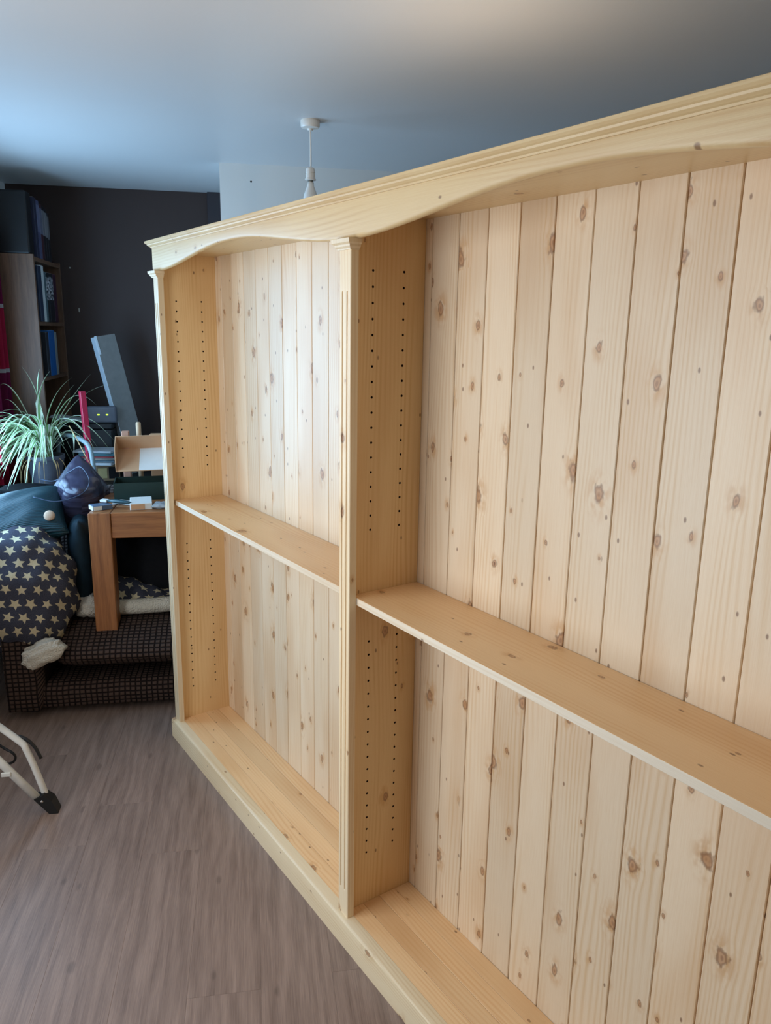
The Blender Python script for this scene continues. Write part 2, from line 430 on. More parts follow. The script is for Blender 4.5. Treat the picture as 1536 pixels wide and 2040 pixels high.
def ribbed(name, c1, c2, freq, rough, spec=0.4, sheen=0.0):
    t = NT(name); x, y, z = t.coords('UV')
    n = t.noise(t.xyz(x, y), 30.0, 2.0, 0.5, '2D')
    s = t.math('MULTIPLY_ADD', t.math('SINE', t.math('MULTIPLY_ADD', n, 2.0, t.math('MULTIPLY', x, freq))), 0.5, 0.5)
    t.bump(s, 0.6, 0.003); t.b.inputs['Sheen Weight'].default_value = sheen
    return t.fin(t.mix(s, c2, c1), rough, spec)
M_teal = ribbed('teal_corduroy', lin(16, 66, 78), lin(8, 36, 46), 900.0, 0.5, 0.5)
M_dteal = ribbed('dark_teal_velvet', lin(18, 46, 58), lin(10, 30, 40), 60.0, 0.7, 0.3)
def satin(name, rgb):
    t = NT(name); x, y, z = t.coords('UV')
    n = t.noise(t.xyz(t.math('MULTIPLY', x, 6.0), t.math('MULTIPLY', y, 22.0)), 1.0, 2.0, 0.5, '2D')
    t.bump(n, 1.0, 0.02)
    return t.fin(lin(*rgb), 0.32, 0.6)
M_satin = satin('slate_purple_satin', (58, 56, 76))

def leafmat():
    t = NT('variegated_leaf'); x, y, z = t.coords('UV'); r = t.rand()
    d = t.math('ABSOLUTE', t.math('SUBTRACT', x, 0.5))
    s = t.sstep(d, 0.14, 0.26)
    g = t.mix(t.noise(t.xyz(t.math('MULTIPLY', x, 10.0), t.math('MULTIPLY', y, 2.0)), 1.0, 1.0, 0.5, '2D'), lin(92, 156, 80), lin(158, 206, 122))
    col = t.mix(s, g, lin(242, 250, 228))
    t.b.inputs['Transmission Weight'].default_value = 0.0
    t.b.inputs['Subsurface Weight'].default_value = 0.0
    return t.fin(col, 0.4, 0.5)
M_leaf = leafmat()

def curtainmat():
    t = NT('crimson_striped_curtain'); x, y, z = t.coords()
    n = t.noise(t.xyz(x, y, z), 200.0, 2.0, 0.6)
    k = t.math('FRACT', t.math('DIVIDE', t.math('SUBTRACT', z, 0.155), 0.325))
    band = t.math('SUBTRACT', 1.0, t.sstep(t.math('ABSOLUTE', t.math('SUBTRACT', k, 0.02)), 0.035, 0.045))
    half = t.sstep(t.math('FRACT', t.math('DIVIDE', t.math('SUBTRACT', z, 0.155), 0.65)), 0.49, 0.51)
    col = t.mix(half, lin(188, 34, 70), lin(128, 26, 72))
    col = t.mix(band, col, lin(196, 186, 190))
    t.bump(n, 0.2, 0.001)
    return t.fin(col, 0.8, 0.2)
M_curtain = curtainmat()

def spine(name, rgb, band=None, letters=False, z0=0.0, z1=1.0):
    """printed book spine: flat colour, optional band and a column of lettering-like print"""
    t = NT(name); x, y, z = t.coords()
    c = lin(*rgb); n = t.noise(t.xyz(x, y, z), 40.0, 2.0)
    col = t.mix(n, tuple(v * 0.8 for v in c[:3]) + (1,), c)
    if band:
        f = t.math('MULTIPLY', t.sstep(z, z0, z0 + 0.002), t.math('SUBTRACT', 1.0, t.sstep(z, z1, z1 + 0.002)))
        col = t.mix(f, col, lin(*band))
    if letters:
        nn = t.noise(t.xyz(t.math('MULTIPLY', x, 120.0), t.math('MULTIPLY', z, 60.0)), 1.0, 0.0, 0.5, '2D')
        f2 = t.math('MULTIPLY', t.sstep(nn, 0.52, 0.56), t.math('MULTIPLY', t.sstep(z, z0, z0 + 0.002), t.math('SUBTRACT', 1.0, t.sstep(z, z1, z1 + 0.002))))
        col = t.mix(f2, col, lin(200, 200, 205))
    return t.fin(col, 0.45, 0.5)

# ------------------------------------------------------------------ the room
X0, X1, Y0, Y1 = -1.90, 5.2, -1.01, 3.2
fl = struct('floor', boxm(X0 - .1, X1 + .1, Y0 - .1, Y1 + .1, -0.08, -0.009), M_sub)
plank_mesh = {}
PW, PL = 0.19, 1.29
row = -6
y = 0.148 - 7 * PW
k = 0
while y < Y1:
    y0, y1 = max(y, Y0), min(y + PW, Y1)
    off = (0.77 - 3 * PL) if abs(y - (0.148 - PW)) < 1e-6 else rng.uniform(-PL, 0) - 2 * PL
    x = off
    while x < X1:
        a, b = max(x, X0), min(x + PL, X1)
        if b - a > 0.01 and y1 - y0 > 0.01:
            key = (round(b - a, 3), round(y1 - y0, 3))
            if key not in plank_mesh:
                bm = bmesh.new(); vs = box(bm, 0.0001, b - a - 0.0001, 0.0001, y1 - y0 - 0.0001, -0.0088, 0)
                top = [e for e in bm.edges if all(v.co.z > -1e-6 for v in e.verts)]
                bmesh.ops.bevel(bm, geom=top, offset=0.0003, segments=1, affect='EDGES')
                o = obj('floor_plank', bm, M_floor, fl); plank_mesh[key] = o.data
            else:
                o = bpy.data.objects.new('floor_plank', plank_mesh[key]); C.objects.link(o); o.parent = fl
            o.location = (a, y0, 0)
        x += PL
    y += PW
struct('ceiling', boxm(X0 - .1, X1 + .1, Y0 - .1, Y1 + .1, HC, HC + 0.1), M_ceil)
wf = struct('wall_far', boxm(X0 - .1, X0, Y0 - .1, 0.22, 0, HC), M_brown)
for (cy, cz, a, b) in ((-0.69, 2.03, .006, .005), (-0.655, 1.79, .005, .014)):
    bm = bmesh.new(); lathe(bm, [(0, 0.0015), (0.6, 0.0014), (1, 0)], 7)
    o = obj('paint_chip', bm, M_chip, wf); o.scale = (b, a, 1); o.rotation_euler = (0, math.pi / 2, 0); o.location = (X0, cy, cz)
wb = struct('wall_breast', boxm(X0 - .1, -1.02, 0.22, Y1 + .1, 0, HC), M_white)
bm = bmesh.new(); lathe(bm, [(0, 0.001), (0.004, 0.001), (0.005, 0)], 10)
obj('screw_hole', bm, M_black, wb, loc=(-1.02, 0.371, 2.40), rot=(0, math.pi / 2, 0))
struct('dark_strip_1', boxm(X0, X0 + 0.03, 0.115, 0.219, 0, HC, 0.004), M_plum)  # added dark plum strip over a darker band of the far wall
struct('wall_right', boxm(-1.02, X1, Y1, Y1 + .1, 0, HC), M_white)
struct('wall_near', boxm(X1, X1 + .1, Y0, Y1, 0, HC), M_white)
# left wall with a window and a glazed door
bm = bmesh.new()
WX0, WX1, WZ0, WZ1 = -1.05, 0.05, 0.84, 2.08
DX0, DX1, DZ1 = 1.05, 2.35, 2.08
for a in ((X0, WX0, 0, HC), (WX0, WX1, 0, WZ0), (WX0, WX1, WZ1, HC), (WX1, DX0, 0, HC), (DX0, DX1, DZ1, HC), (DX1, X1, 0, HC)):
    box(bm, a[0], a[1], Y0 - .18, Y0, a[2], a[3])
wl_ = struct('wall_left', bm, M_white)
def glass():
    t = NT('window_glass'); tr = t.add('ShaderNodeBsdfTransparent'); gl = t.add('ShaderNodeBsdfGlossy'); gl.inputs['Roughness'].default_value = 0.02
    mx = t.add('ShaderNodeMixShader'); mx.inputs[0].default_value = 0.06
    t.l.new(tr.outputs[0], mx.inputs[1]); t.l.new(gl.outputs[0], mx.inputs[2])
    t.l.new(mx.outputs[0], t.n['Material Output'].inputs['Surface']); return t.m
M_glass = glass()
def window(name, x0, x1, z0, z1, nx):
    fw = 0.06; bm = bmesh.new(); ya, yb = Y0 - .16, Y0 - .10
    box(bm, x0, x1, ya, yb, z0, z0 + fw); box(bm, x0, x1, ya, yb, z1 - fw, z1)
    for i in range(nx + 1):
        xc = x0 + fw / 2 + (x1 - x0 - fw) * i / nx
        box(bm, xc - fw / 2, xc + fw / 2, ya, yb, z0 + fw, z1 - fw)
    wdw = struct(name, bm, M_upvc)
    for i in range(nx):
        a = x0 + fw + (x1 - x0 - fw) * i / nx; b = x0 + (x1 - x0 - fw) * (i + 1) / nx
        obj('pane', boxm(a - .005, b + .005, Y0 - .136, Y0 - .124, z0 + fw - .005, z1 - fw + .005), M_glass, wdw)
    return wdw
w1 = window('window_1', WX0, WX1, WZ0, WZ1, 2)
obj('window_sill', boxm(WX0 - .04, WX1 + .04, Y0 - .1, Y0 + .05, WZ0 - .025, WZ0, 0.006), M_upvc, w1)
window('door_1', DX0, DX1, 0.0, DZ1, 2)

# ------------------------------------------------------------------ the bookcase
BROT = math.radians(25)
bc = thing('bookcase', 'tall long unpainted pine bookcase with boarded back, shelves and moulded top', 'bookcase', (0, 0, 0), BROT)
A, W, T, D, ZP, ZC, ZT, ZH = 1.3255, 0.0486, 0.0208, 0.234, 0.082, 1.871, 1.9594, 1.979
LEN = 2 * A + W
BX = [0.023, 1.348]; BE = [1.3265, LEN - 0.023]
def px_(o): o.parent = bc; return o
# back boards (tongue and groove)
PB = 0.0998; j0 = 1.3748
edges = [0.005] + [j0 + PB * k for k in range(-13, 14) if 0.02 < j0 + PB * k < LEN - 0.03] + [LEN - 0.005]
for a, b in zip(edges, edges[1:]):
    bm = bmesh.new(); g = 0.0009 + rng.uniform(0, 0.0005); c = 0.0015
    dz = D + rng.uniform(0, 0.0008)
    prof = [(a + g, dz + .012), (a + g, dz + c), (a + g + c, dz), (b - g - c, dz), (b - g, dz + c), (b - g, dz + .005), (b + .005, dz + .005), (b + .005, dz + .009), (b - g, dz + .009), (b - g, dz + .012)]
    if b > LEN - 0.01: prof = prof[:5] + [(b - g, dz + .012)]
    extrude_profile(bm, prof, [lambda p, q, z=z: Vector((p, q, z)) for z in (0.05, 1.975)])
    obj('back_board', bm, M_back, bc)

def holed_panel(name, xa, xb, ya, yb, za, zb, holes, r=0.0032):
    """upright whose +X face carries real drilled holes"""
    bm = bmesh.new()
    cols = sorted({round(h[0], 5) for h in holes}); s = 0.007
    ycut = [ya]
    for c in cols: ycut += [c - s, c + s]
    ycut += [yb]
    def quad(y0, y1, z0, z1):
        bm.faces.new([bm.verts.new((xb, *p)) for p in ((y0, z0), (y1, z0), (y1, z1), (y0, z1))])
    holev = []
    for i in range(len(ycut) - 1):
        y0, y1 = ycut[i], ycut[i + 1]
        if i % 2 == 0: quad(y0, y1, za, zb); continue
        yc = (y0 + y1) / 2; z = za
        for hz in sorted(h[1] for h in holes if abs(h[0] - yc) < 1e-4):
            quad(y0, y1, z, hz - s); z = hz + s
            n = 12; ring = []; sq = []
            for k in range(n):
                t = 2 * math.pi * (k + .5) / n; cy, cz = math.cos(t), math.sin(t); m = s / max(abs(cy), abs(cz))
                if abs(cy) > .6 and abs(cz) > .6: m = s / min(abs(cy), abs(cz))
                ring.append((yc + r * cy, hz + r * cz)); sq.append((yc + max(-s, min(s, m * cy)), hz + max(-s, min(s, m * cz))))
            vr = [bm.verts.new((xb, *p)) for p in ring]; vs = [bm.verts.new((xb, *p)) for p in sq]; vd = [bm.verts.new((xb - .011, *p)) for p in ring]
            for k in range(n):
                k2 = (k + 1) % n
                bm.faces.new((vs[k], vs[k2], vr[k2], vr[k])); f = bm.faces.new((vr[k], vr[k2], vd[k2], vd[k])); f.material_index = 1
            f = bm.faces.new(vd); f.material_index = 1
        quad(y0, y1, z, zb)
    # the other five faces
    vs = {(i, j, k): bm.verts.new((x, y_, z)) for i, x in enumerate((xa, xb)) for j, y_ in enumerate((ya, yb)) for k, z in enumerate((za, zb))}
    for f in (((0, 0, 0), (0, 0, 1), (0, 1, 1), (0, 1, 0)), ((0, 0, 0), (1, 0, 0), (1, 0, 1), (0, 0, 1)), ((0, 1, 0), (0, 1, 1), (1, 1, 1), (1, 1, 0)),
              ((0, 0, 0), (0, 1, 0), (1, 1, 0), (1, 0, 0)), ((0, 0, 1), (1, 0, 1), (1, 1, 1), (0, 1, 1))):
        bm.faces.new([vs[i] for i in f])
    bmesh.ops.remove_doubles(bm, verts=bm.verts, dist=1e-6)
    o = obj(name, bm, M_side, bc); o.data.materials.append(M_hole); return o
def rows(y1, y2, top, n, pitch):
    return [(yy, top - i * pitch + dz) for yy, dz in ((y1, 0), (y2, 0.001)) for i in range(n)]
holed_panel('side_panel', 0.003, 0.023, T, D, 0.0, 1.975, rows(.075, .1745, 1.790, 18, .0372) + rows(.075, .1745, .8435, 18, .0368))
holed_panel('divider', 1.3265, 1.348, T, D, 0.0, 1.975, rows(.079, .170, 1.831, 18, .0374) + rows(.079, .170, .889, 18, .0378))
obj('side_panel', boxm(LEN - 0.023, LEN - .003, T, D, 0, 1.975), M_side, bc)
# pilasters with two flutes, and their little moulded capitals
for i, xa in enumerate((0.0, A, 2 * A)):
    bm = bmesh.new()
    def sec(depth):
        p = [(0, T), (0, .0015), (.0015, 0)]
        for c in (.0125, .0330):
            p += [(c - .0026, 0), (c - .0016, depth), (c + .0016, depth), (c + .0026, 0)]
        return p + [(W - .0015, 0), (W, .0015), (W, T)]
    fl0, fl1 = sec(0.0), sec(0.0045)
    zs = [(ZP, fl0), (.165, fl0), (.168, fl1), (1.778, fl1), (1.781, fl0), (ZC + .001, fl0)]
    rings = [[bm.verts.new((xa + p, q, z)) for p, q in s] for z, s in zs]
    n = len(fl0)
    for r0, r1 in zip(rings, rings[1:]):
        for k in range(n): bm.faces.new((r0[k], r0[(k + 1) % n], r1[(k + 1) % n], r1[k]))
    bm.faces.new(rings[0][::-1]); bm.faces.new(rings[-1])
    obj('pilaster', bm, M_trim, bc)
    prof = [(0.0, ZC), (.004, ZC), (.005, ZC + .003), (.009, ZC + .007), (.010, ZC + .011), (.015, ZC + .015), (.016, ZC + .0235), (0.0, ZC + .0235)]
    bm = bmesh.new()
    rings = []
    for o_, z in prof:
        e = o_ if True else 0
        rings.append([bm.verts.new(v) for v in ((xa - e, T, z), (xa - e, -e, z), (xa + W + e, -e, z), (xa + W + e, T, z))])
    for r0, r1 in zip(rings, rings[1:]):
        for k in range(4): bm.faces.new((r0[k], r0[(k + 1) % 4], r1[(k + 1) % 4], r1[k]))
    bm.faces.new(rings[0][::-1]); bm.faces.new(rings[-1])
    obj('capital', bm, M_trim, bc)
# shaped header board with rounded lower edge
def ogee(s):
    s = 1 - abs(2 * s - 1)
    return max(0.0, min(1.0, 0.5 - 0.5 * math.cos(math.pi * min(1, max(0, (s - .03) / .90))))) * 0.75 + 0.25 * max(0.0, min(1.0, (s - .05) / .88))
bm = bmesh.new(); N = 150; rings = []
for i in range(N + 1):
    X = LEN * i / N
    s = ((X - W / 2) / A) % 1.0 if W / 2 < X < LEN - W / 2 else 0.0
    zb = 1.8945 + 0.053 * ogee(s)
    rings.append([bm.verts.new(v) for v in ((X, T, ZH), (X, T, zb + .004), (X, T - .003, zb + .001), (X, T / 2 + .002, zb), (X, .005, zb + .0012), (X, .0016, zb + .0045), (X, 0, zb + .0095), (X, 0, ZH))])
for r0, r1 in zip(rings, rings[1:]):
    for k in range(8): bm.faces.new((r0[k], r0[(k + 1) % 8], r1[(k + 1) % 8], r1[k]))
bm.faces.new(rings[0][::-1]); bm.faces.new(rings[-1])
autosmooth(obj('header_board', bm, M_head, bc), 35)
obj('top_board', boxm(0.003, LEN - .003, T, D + .012, ZT, 1.9745), M_head, bc)
# cornice with mitred returns
prof = [(0.0, 1.9765), (.004, 1.9765), (.0045, 1.980), (.008, 1.9815), (.0125, 1.985), (.0135, 1.9885), (.017, 1.9905), (.0195, 1.993), (.0205, 1.994), (.0205, 1.999), (.0195, 2.0), (0.0, 2.0)]
bm = bmesh.new(); rings = []
for o_, z in prof:
    rings.append([bm.verts.new(v) for v in ((-o_, D + .012, z), (-o_, -o_, z), (LEN + o_, -o_, z), (LEN + o_, D + .012, z))])
for r0, r1 in zip(rings, rings[1:]):
    for k in range(3): bm.faces.new((r0[k], r0[k + 1], r1[k + 1], r1[k]))
bm.faces.new(rings[0][::-1]); bm.faces.new(rings[-1])
for k in (0, 3):
    bm.faces.new([r_[k] for r_ in rings])
obj('cornice', bm, M_head, bc)
# plinth with bullnosed top, base boards
pf = [(-.016, 0), (-.016, ZP - .010), (-.0145, ZP - .004), (-.011, ZP - .001), (-.006, ZP), (T, ZP), (T, 0)]
bm = bmesh.new(); extrude_profile(bm, pf, [lambda p, q, X=X: Vector((X, p, q)) for X in (-.007, LEN + .007)])
autosmooth(obj('plinth', bm, M_plinth, bc), 30)
for k in range(2):
    ys = [T, .070, .126, .181, D]
    for a, b in zip(ys, ys[1:]):
        obj('base_board', boxm(BX[k], BE[k], a + .0005, b - .0002, ZP - .018, ZP + rng.uniform(-.0006, 0), .0006), M_shelf, bc)
# fixed shelves
for k, (zs, yf) in enumerate(((1.030, .030), (1.029, .0225))):
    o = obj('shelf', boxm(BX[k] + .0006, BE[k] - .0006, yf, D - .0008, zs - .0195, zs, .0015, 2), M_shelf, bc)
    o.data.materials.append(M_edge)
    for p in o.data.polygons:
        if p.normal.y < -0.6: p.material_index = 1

# ------------------------------------------------------------------ pendant lamp and uplighter
pl = thing('pendant_lamp', 'white ceiling pendant with bare unlit bulb hanging on a short cord', 'ceiling lamp', (-0.158, 0.597, HC))
autosmooth(obj('ceiling_rose', lathem([(0, 0), (.036, 0), (.0375, -.004), (.037, -.022), (.033, -.027), (.012, -.030), (.009, -.036), (0, -.036)], 28), M_wplastic, pl))
obj('cord', tubem([(0, 0, -.03), (.001, .001, -.10), (0, .001, -.172)], .0032, 8), M_wplastic, pl)
autosmooth(obj('lamp_holder', lathem([(0, -.166), (.009, -.168), (.016, -.173), (.0185, -.183), (.0185, -.188), (.0165, -.1895), (.0165, -.191), (.0185, -.1925), (.0185, -.208), (.021, -.210), (.021, -.215), (.017, -.216), (.0, -.216)], 24), M_wplastic, pl))
bb = obj('bulb', lathem([(0, -0.222), (.0125, -0.224), (.014, -0.236), (.019, -0.250), (.026, -0.268), (.0295, -0.286), (.028, -0.302), (.020, -0.316), (.009, -0.322), (0, -0.323)], 28), M_glassbulb, pl, True)
obj('bulb_cap', lathem([(0, -0.214), (.011, -0.214), (.011, -0.227), (0, -0.227)], 18), M_steel, bb, True)

ul = thing('floor_lamp', 'slim uplighter floor lamp standing behind the pine bookcase', 'floor lamp', (1.04, 0.90, 0))
obj('base', lathem([(0, 0), (.13, 0), (.13, .015), (.02, .03), (0, .03)], 24), M_black, ul)
obj('pole', tubem([(0, 0, .02), (0, 0, 1.89)], .012, 10), M_black, ul)
obj('bowl', lathem([(.012, 1.87), (.05, 1.88), (.10, 1.93), (.13, 1.99), (.127, 1.99), (.095, 1.935), (.05, 1.89), (.012, 1.88)], 28), M_black, ul, True)
obj('bulb', lathem([(0, 1.90), (.02, 1.91), (.035, 1.945), (.02, 1.975), (0, 1.98)], 16), M_bulb_on, ul, True)
ld = bpy.data.lights.new('uplighter_light', 'POINT'); ld.energy = 3.6; ld.color = (1.0, 0.80, 0.56); ld.shadow_soft_size = 0.04
lo = bpy.data.objects.new('uplighter_light', ld); C.objects.link(lo); lo.parent = ul; lo.location = (0, 0, 2.02)

# ------------------------------------------------------------------ sofa
so = thing('sofa', 'dark brown waffle-cord sofa heaped with cushions and blankets', 'sofa', (-0.6, 0, 0))
def sweep_y(prof, y0, y1, ny=10, bulge=0.0):
    """closed profile (x,z) swept along y with uv = (y, arc length); ends rounded in"""
    P = spline(prof + [prof[0]], 5); L = [0]
    P = [Vector((p[0], 0, p[1])) for p in [(q.x, q.y) for q in P]]
    for a, b in zip(P, P[1:]): L.append(L[-1] + (b - a).length)
    cx = sum(p.x for p in P) / len(P); cz = sum(p.z for p in P) / len(P)
    bm = bmesh.new(); m = len(P) - 1
    def fn(a, b):
        i = round(a * m); e = abs(2 * b - 1); s = 1 - 0.22 * max(0, (e - .82) / .18) ** 2.5
        p = P[i]; yy = y0 + (y1 - y0) * b
        return Vector((cx + (p.x - cx) * s + bulge * (1 - e * e) * (1 if p.x > cx else 0), yy, cz + (p.z - cz) * s))
    V = uvgrid(bm, m, ny, fn, lambda a, b: (y0 + (y1 - y0) * b, L[round(a * m)]))
    bmesh.ops.remove_doubles(bm, verts=bm.verts, dist=1e-5)
    be = [e for e in bm.edges if len(e.link_faces) == 1]
    bmesh.ops.holes_fill(bm, edges=be, sides=200)
    for v in bm.verts: v.co.x += 0.6
    return bm
def v2(l): return [Vector((a, b, 0)) for a, b in l]
obj('base', sweep_y(v2([(-.245, .045), (-.237, .10), (-.262, .148), (-.34, .155), (-.6, .155), (-.93, .155), (-.96, .12), (-.95, .045), (-.6, .035), (-.3, .035)]), -.735, .78, 14), M_sofa, so, True)
obj('seat_cushion', sweep_y(v2([(-.24, .252), (-.212, .280), (-.23, .320), (-.29, .350), (-.40, .385), (-.55, .40), (-.76, .40), (-.80, .36), (-.80, .24), (-.6, .222), (-.3, .224)]), -.55, .60, 22, .012), M_sofa, so, True)
obj('backrest', sweep_y(v2([(-.78, .36), (-.79, .60), (-.80, .80), (-.84, .895), (-.91, .915), (-.975, .88), (-.985, .70), (-.98, .40), (-.97, .2), (-.85, .2)]), -.60, .72, 16), M_sofa_lit, so, True)
for ya, yb in ((-.745, -.575), (.62, .79)):
    obj('arm', sweep_y(v2([(-.205, .05), (-.195, .25), (-.21, .43), (-.27, .52), (-.5, .53), (-.93, .53), (-.97, .40), (-.96, .05), (-.6, .04), (-.3, .04)]), ya, yb, 8), M_sofa, so, True)
for sx in (-.33, -.88):
    for sy in (-.66, .70):
        obj('foot', boxm(sx - .035 + .6, sx + .035 + .6, sy - .035, sy + .035, 0, .045, .004), M_black, so)

# ------------------------------------------------------------------ things on the sofa
def blob(center, rad, nu=40, nv=24, p=2.4, wr=0.012, seed=3, uvs=0.3):
    rg = random.Random(seed); ph = [rg.uniform(0, 6.28) for _ in range(6)]
    bm = bmesh.new()
    def sg(c, e): return math.copysign(abs(c) ** e, c)
    def fn(a, b):
        th = 2 * math.pi * a; f = math.pi * (b - .5)
        q = 2 / p
        x = sg(math.cos(f), q) * sg(math.cos(th), q); y = sg(math.cos(f), q) * sg(math.sin(th), q); z = sg(math.sin(f), q)
        k = 1 + wr / max(rad) * (math.sin(7 * y + 4 * z + ph[0]) + math.sin(9 * z - 5 * x + ph[1]) + .6 * math.sin(15 * y - 8 * z + ph[2]))
        return Vector((center[0] + rad[0] * x * k, center[1] + rad[1] * y * k, center[2] + rad[2] * z * k))
    uvl = None
    uvgrid(bm, nu, nv, fn, lambda a, b: (0, 0), True)
    bmesh.ops.remove_doubles(bm, verts=bm.verts, dist=1e-5)
    uvl = bm.loops.layers.uv.verify()
    for f in bm.faces:
        for lp in f.loops:
            c = lp.vert.co; lp[uvl].uv = (c.y + 0.35 * (center[0] - c.x), c.z - 0.55 * (c.x - center[0]))
    return bm
t = thing('star_blanket', 'bundled navy fleece blanket with cream stars heaped on the sofa arm', 'blanket', (-.38, -.68, .3))
o = obj('fleece', blob((0.02, -.02, .26), (.20, .255, .275), 56, 36, 2.5, .010), M_star, t, True)
bm = blob((0, 0, 0), (.038, .092, .050), 28, 18, 2.6, .006, 12)
bm.transform(Matrix.Translation((.195, .125, .030)) @ Matrix.Rotation(math.radians(24), 4, 'X'))
obj('sherpa_corner', bm, M_sherpa, t, True)

t = thing('star_blanket', 'folded starry fleece blanket with thick cream edge on the seat under the oak table', 'blanket', (-.60, -.2, .40))
bm = bmesh.new()
uvgrid(bm, 16, 30, lambda a, b: Vector((.17 - .23 * a, -.16 + .42 * b, .055 + .10 * math.sin(math.pi * min(1, a * 1.1)) ** 1.2 * (.6 + .4 * math.sin(5 * b + 1)) + .006 * math.sin(30 * b + 9 * a))), lambda a, b: (b * .42, a * .32))
r = bmesh.ops.extrude_face_region(bm, geom=bm.faces[:]); bmesh.ops.translate(bm, vec=(0, 0, -.03), verts=[g for g in r['geom'] if isinstance(g, bmesh.types.BMVert)])
obj('fleece', bm, M_star, t, True)
pts = spline([(.165, -.17, .035), (.175, .0, .036), (.172, .15, .040), (.168, .255, .042)], 8)
obj('sherpa_edge', tubem(pts, .036, 12, True, 0.9), M_sherpa, t, True)
bm = blob((.165, -.205, .045), (.06, .062, .055), 24, 16, 2.2, .004, 9)
obj('sherpa_roll', bm, M_sherpa, t, True)

def cushion(name, label, loc, eul, w_, h_, th, mat, wr=.006, seed=2, pinch=.1, piping=None):
    t = thing(name, label, 'cushion', loc)
    bm = pillow(w_, h_, th, 22, pinch, wr, seed)
    from mathutils import Euler
    bm.transform(Euler([math.radians(a) for a in eul]).to_matrix().to_4x4())
    o = obj('cover', bm, mat, t, True); return t
cushion('cushion', 'plump teal corduroy cushion lying on top of the starry blanket bundle', (-.54, -.70, .835), (12, 24, 12), .36, .42, .20, M_teal, .006, 2)
cushion('cushion', 'slate purple satin cushion standing on its corner beside the oak table', (-.70, -.465, .885), (90, 22, 12), .33, .33, .22, M_satin, .016, 4)
cushion('cushion', 'black filler cushion added to darken the space under the oak table', (-.60, -.11, .60), (84, 0, 90), .48, .36, .12, M_blackcloth, .004, 11)  # added black cushion in place of the table's shade, hiding the rear legs
cushion('cushion', 'dark teal velvet cushion wedged upright behind the oak table leg', (-.54, -.445, .655), (90, 4, 10), .30, .43, .12, M_dteal, .004, 6)
tag(obj('black_throw', (lambda bm: (uvgrid(bm, 14, 12, lambda a, b: Vector((-.74 - .27 * a, -.94 + .42 * b, .918 + .006 * math.sin(9 * b + 5 * a) - (.30 * max(0, .16 - a) + .16 * max(0, a - .84)))), lambda a, b: (a, b)),
     bmesh.ops.solidify(bm, geom=bm.faces[:], thickness=.014), bm)[-1])(bmesh.new()), M_blackcloth, None, True), 'black cloth spread along the top of the sofa back under the plant', 'cloth')

# ------------------------------------------------------------------ oak side table on the sofa seat
TZ = .905
ot = thing('side_table', 'chunky oak side table standing on the sofa seat', 'table', (-.32, -.362, .35))
tx0, tx1, ty0, ty1, lw = -.44, 0.0, 0.0, .52, .093
def tb(name, *a, mat=M_oak, bev=.003): return obj(name, boxm(*a, bev), mat, ot)
for a in (tx0, tx1 - lw):
    for b in (ty0, ty1 - lw):
        tb('leg', a, a + lw, b, b + lw, 0, TZ - .35)
for b in (ty0 + .004, ty1 - lw + .004): tb('rail', tx0 + lw + .0006, tx1 - lw - .0006, b, b + lw - .008, TZ - .35 - .115, TZ - .35 - .0002, mat=M_oak)
for a in (tx0 + .004, tx1 - lw + .002): tb('rail', a, a + lw - .008, ty0 + lw + .0006, ty1 - lw - .0006, TZ - .35 - .115, TZ - .35 - .0002, mat=M_oakx)
tb('table_top', tx0 + lw + .0005, tx1 - lw - .0005, ty0 + lw + .0005, ty1 - lw - .0005, TZ - .385, TZ - .35, mat=M_oakx)

# things on the table
def on(px, py, z=TZ): return (px, py, z)
t = thing('packet', 'small blue and white packet at the corner of the oak table', 'packet', on(-.41, -.315), math.radians(28))
obj('carton', boxm(-.03, .03, -.05, .035, 0, .022, .002), M_bluelabel, t)
obj('label_panel', boxm(.0302, .0312, -.048, -.012, .002, .020), M_carton, t)
obj('label_panel', boxm(-.028, .028, -.0512, -.0502, .002, .020), M_carton, t)
t = thing('paint_brush', 'dark teal handled flat brush lying on the blue packet', 'brush', on(-.43, -.285, TZ + .0225), math.radians(65))
obj('handle', tubem([(-.01, 0, .009), (.03, 0, .010), (.09, 0, .008), (.105, 0, .008)], [.006, .009, .007, .004], 10, True, 1.3), M_tealink, t, True)
obj('bristles', boxm(-.045, -.010, -.013, .013, .002, .014, .002), M_carton, t)
t = thing('carton', 'flat white carton with brown kraft panel on the oak table', 'box', on(-.43, -.155), math.radians(8))
obj('body', boxm(-.085, .06, -.045, .05, 0, .030, .002), M_carton, t)
obj('kraft_panel', boxm(.0602, .0612, -.040, .018, .003, .027), M_card, t)
t = thing('clear_packet', 'crumpled clear plastic packet beside the white carton', 'packet', on(-.40, -.065), math.radians(-5))
bm = pillow(.075, .07, .026, 10, .05, .004, 8); bm.transform(Matrix.Translation((0, 0, .014)))
t2 = NT('clear_wrap'); t2.b.inputs['Transmission Weight'].default_value = .6
M_wrap = t2.fin(lin(206, 214, 220), .2)
obj('wrap', bm, M_wrap, t, True)
tag(obj('plastic_sheet', (lambda bm: (uvgrid(bm, 12, 12, lambda a, b: Vector((-.48 - .20 * a + .03 * b, -.29 + .11 * b, TZ + .003 + .006 * abs(math.sin(7 * a + 4 * b)) * abs(math.sin(5 * b + a)))), lambda a, b: (a, b)),
     bmesh.ops.solidify(bm, geom=bm.faces[:], thickness=.0012), bm)[-1])(bmesh.new()), M_paper, None, True), 'creased white plastic sheet lying flat on the oak table top', 'plastic sheet')

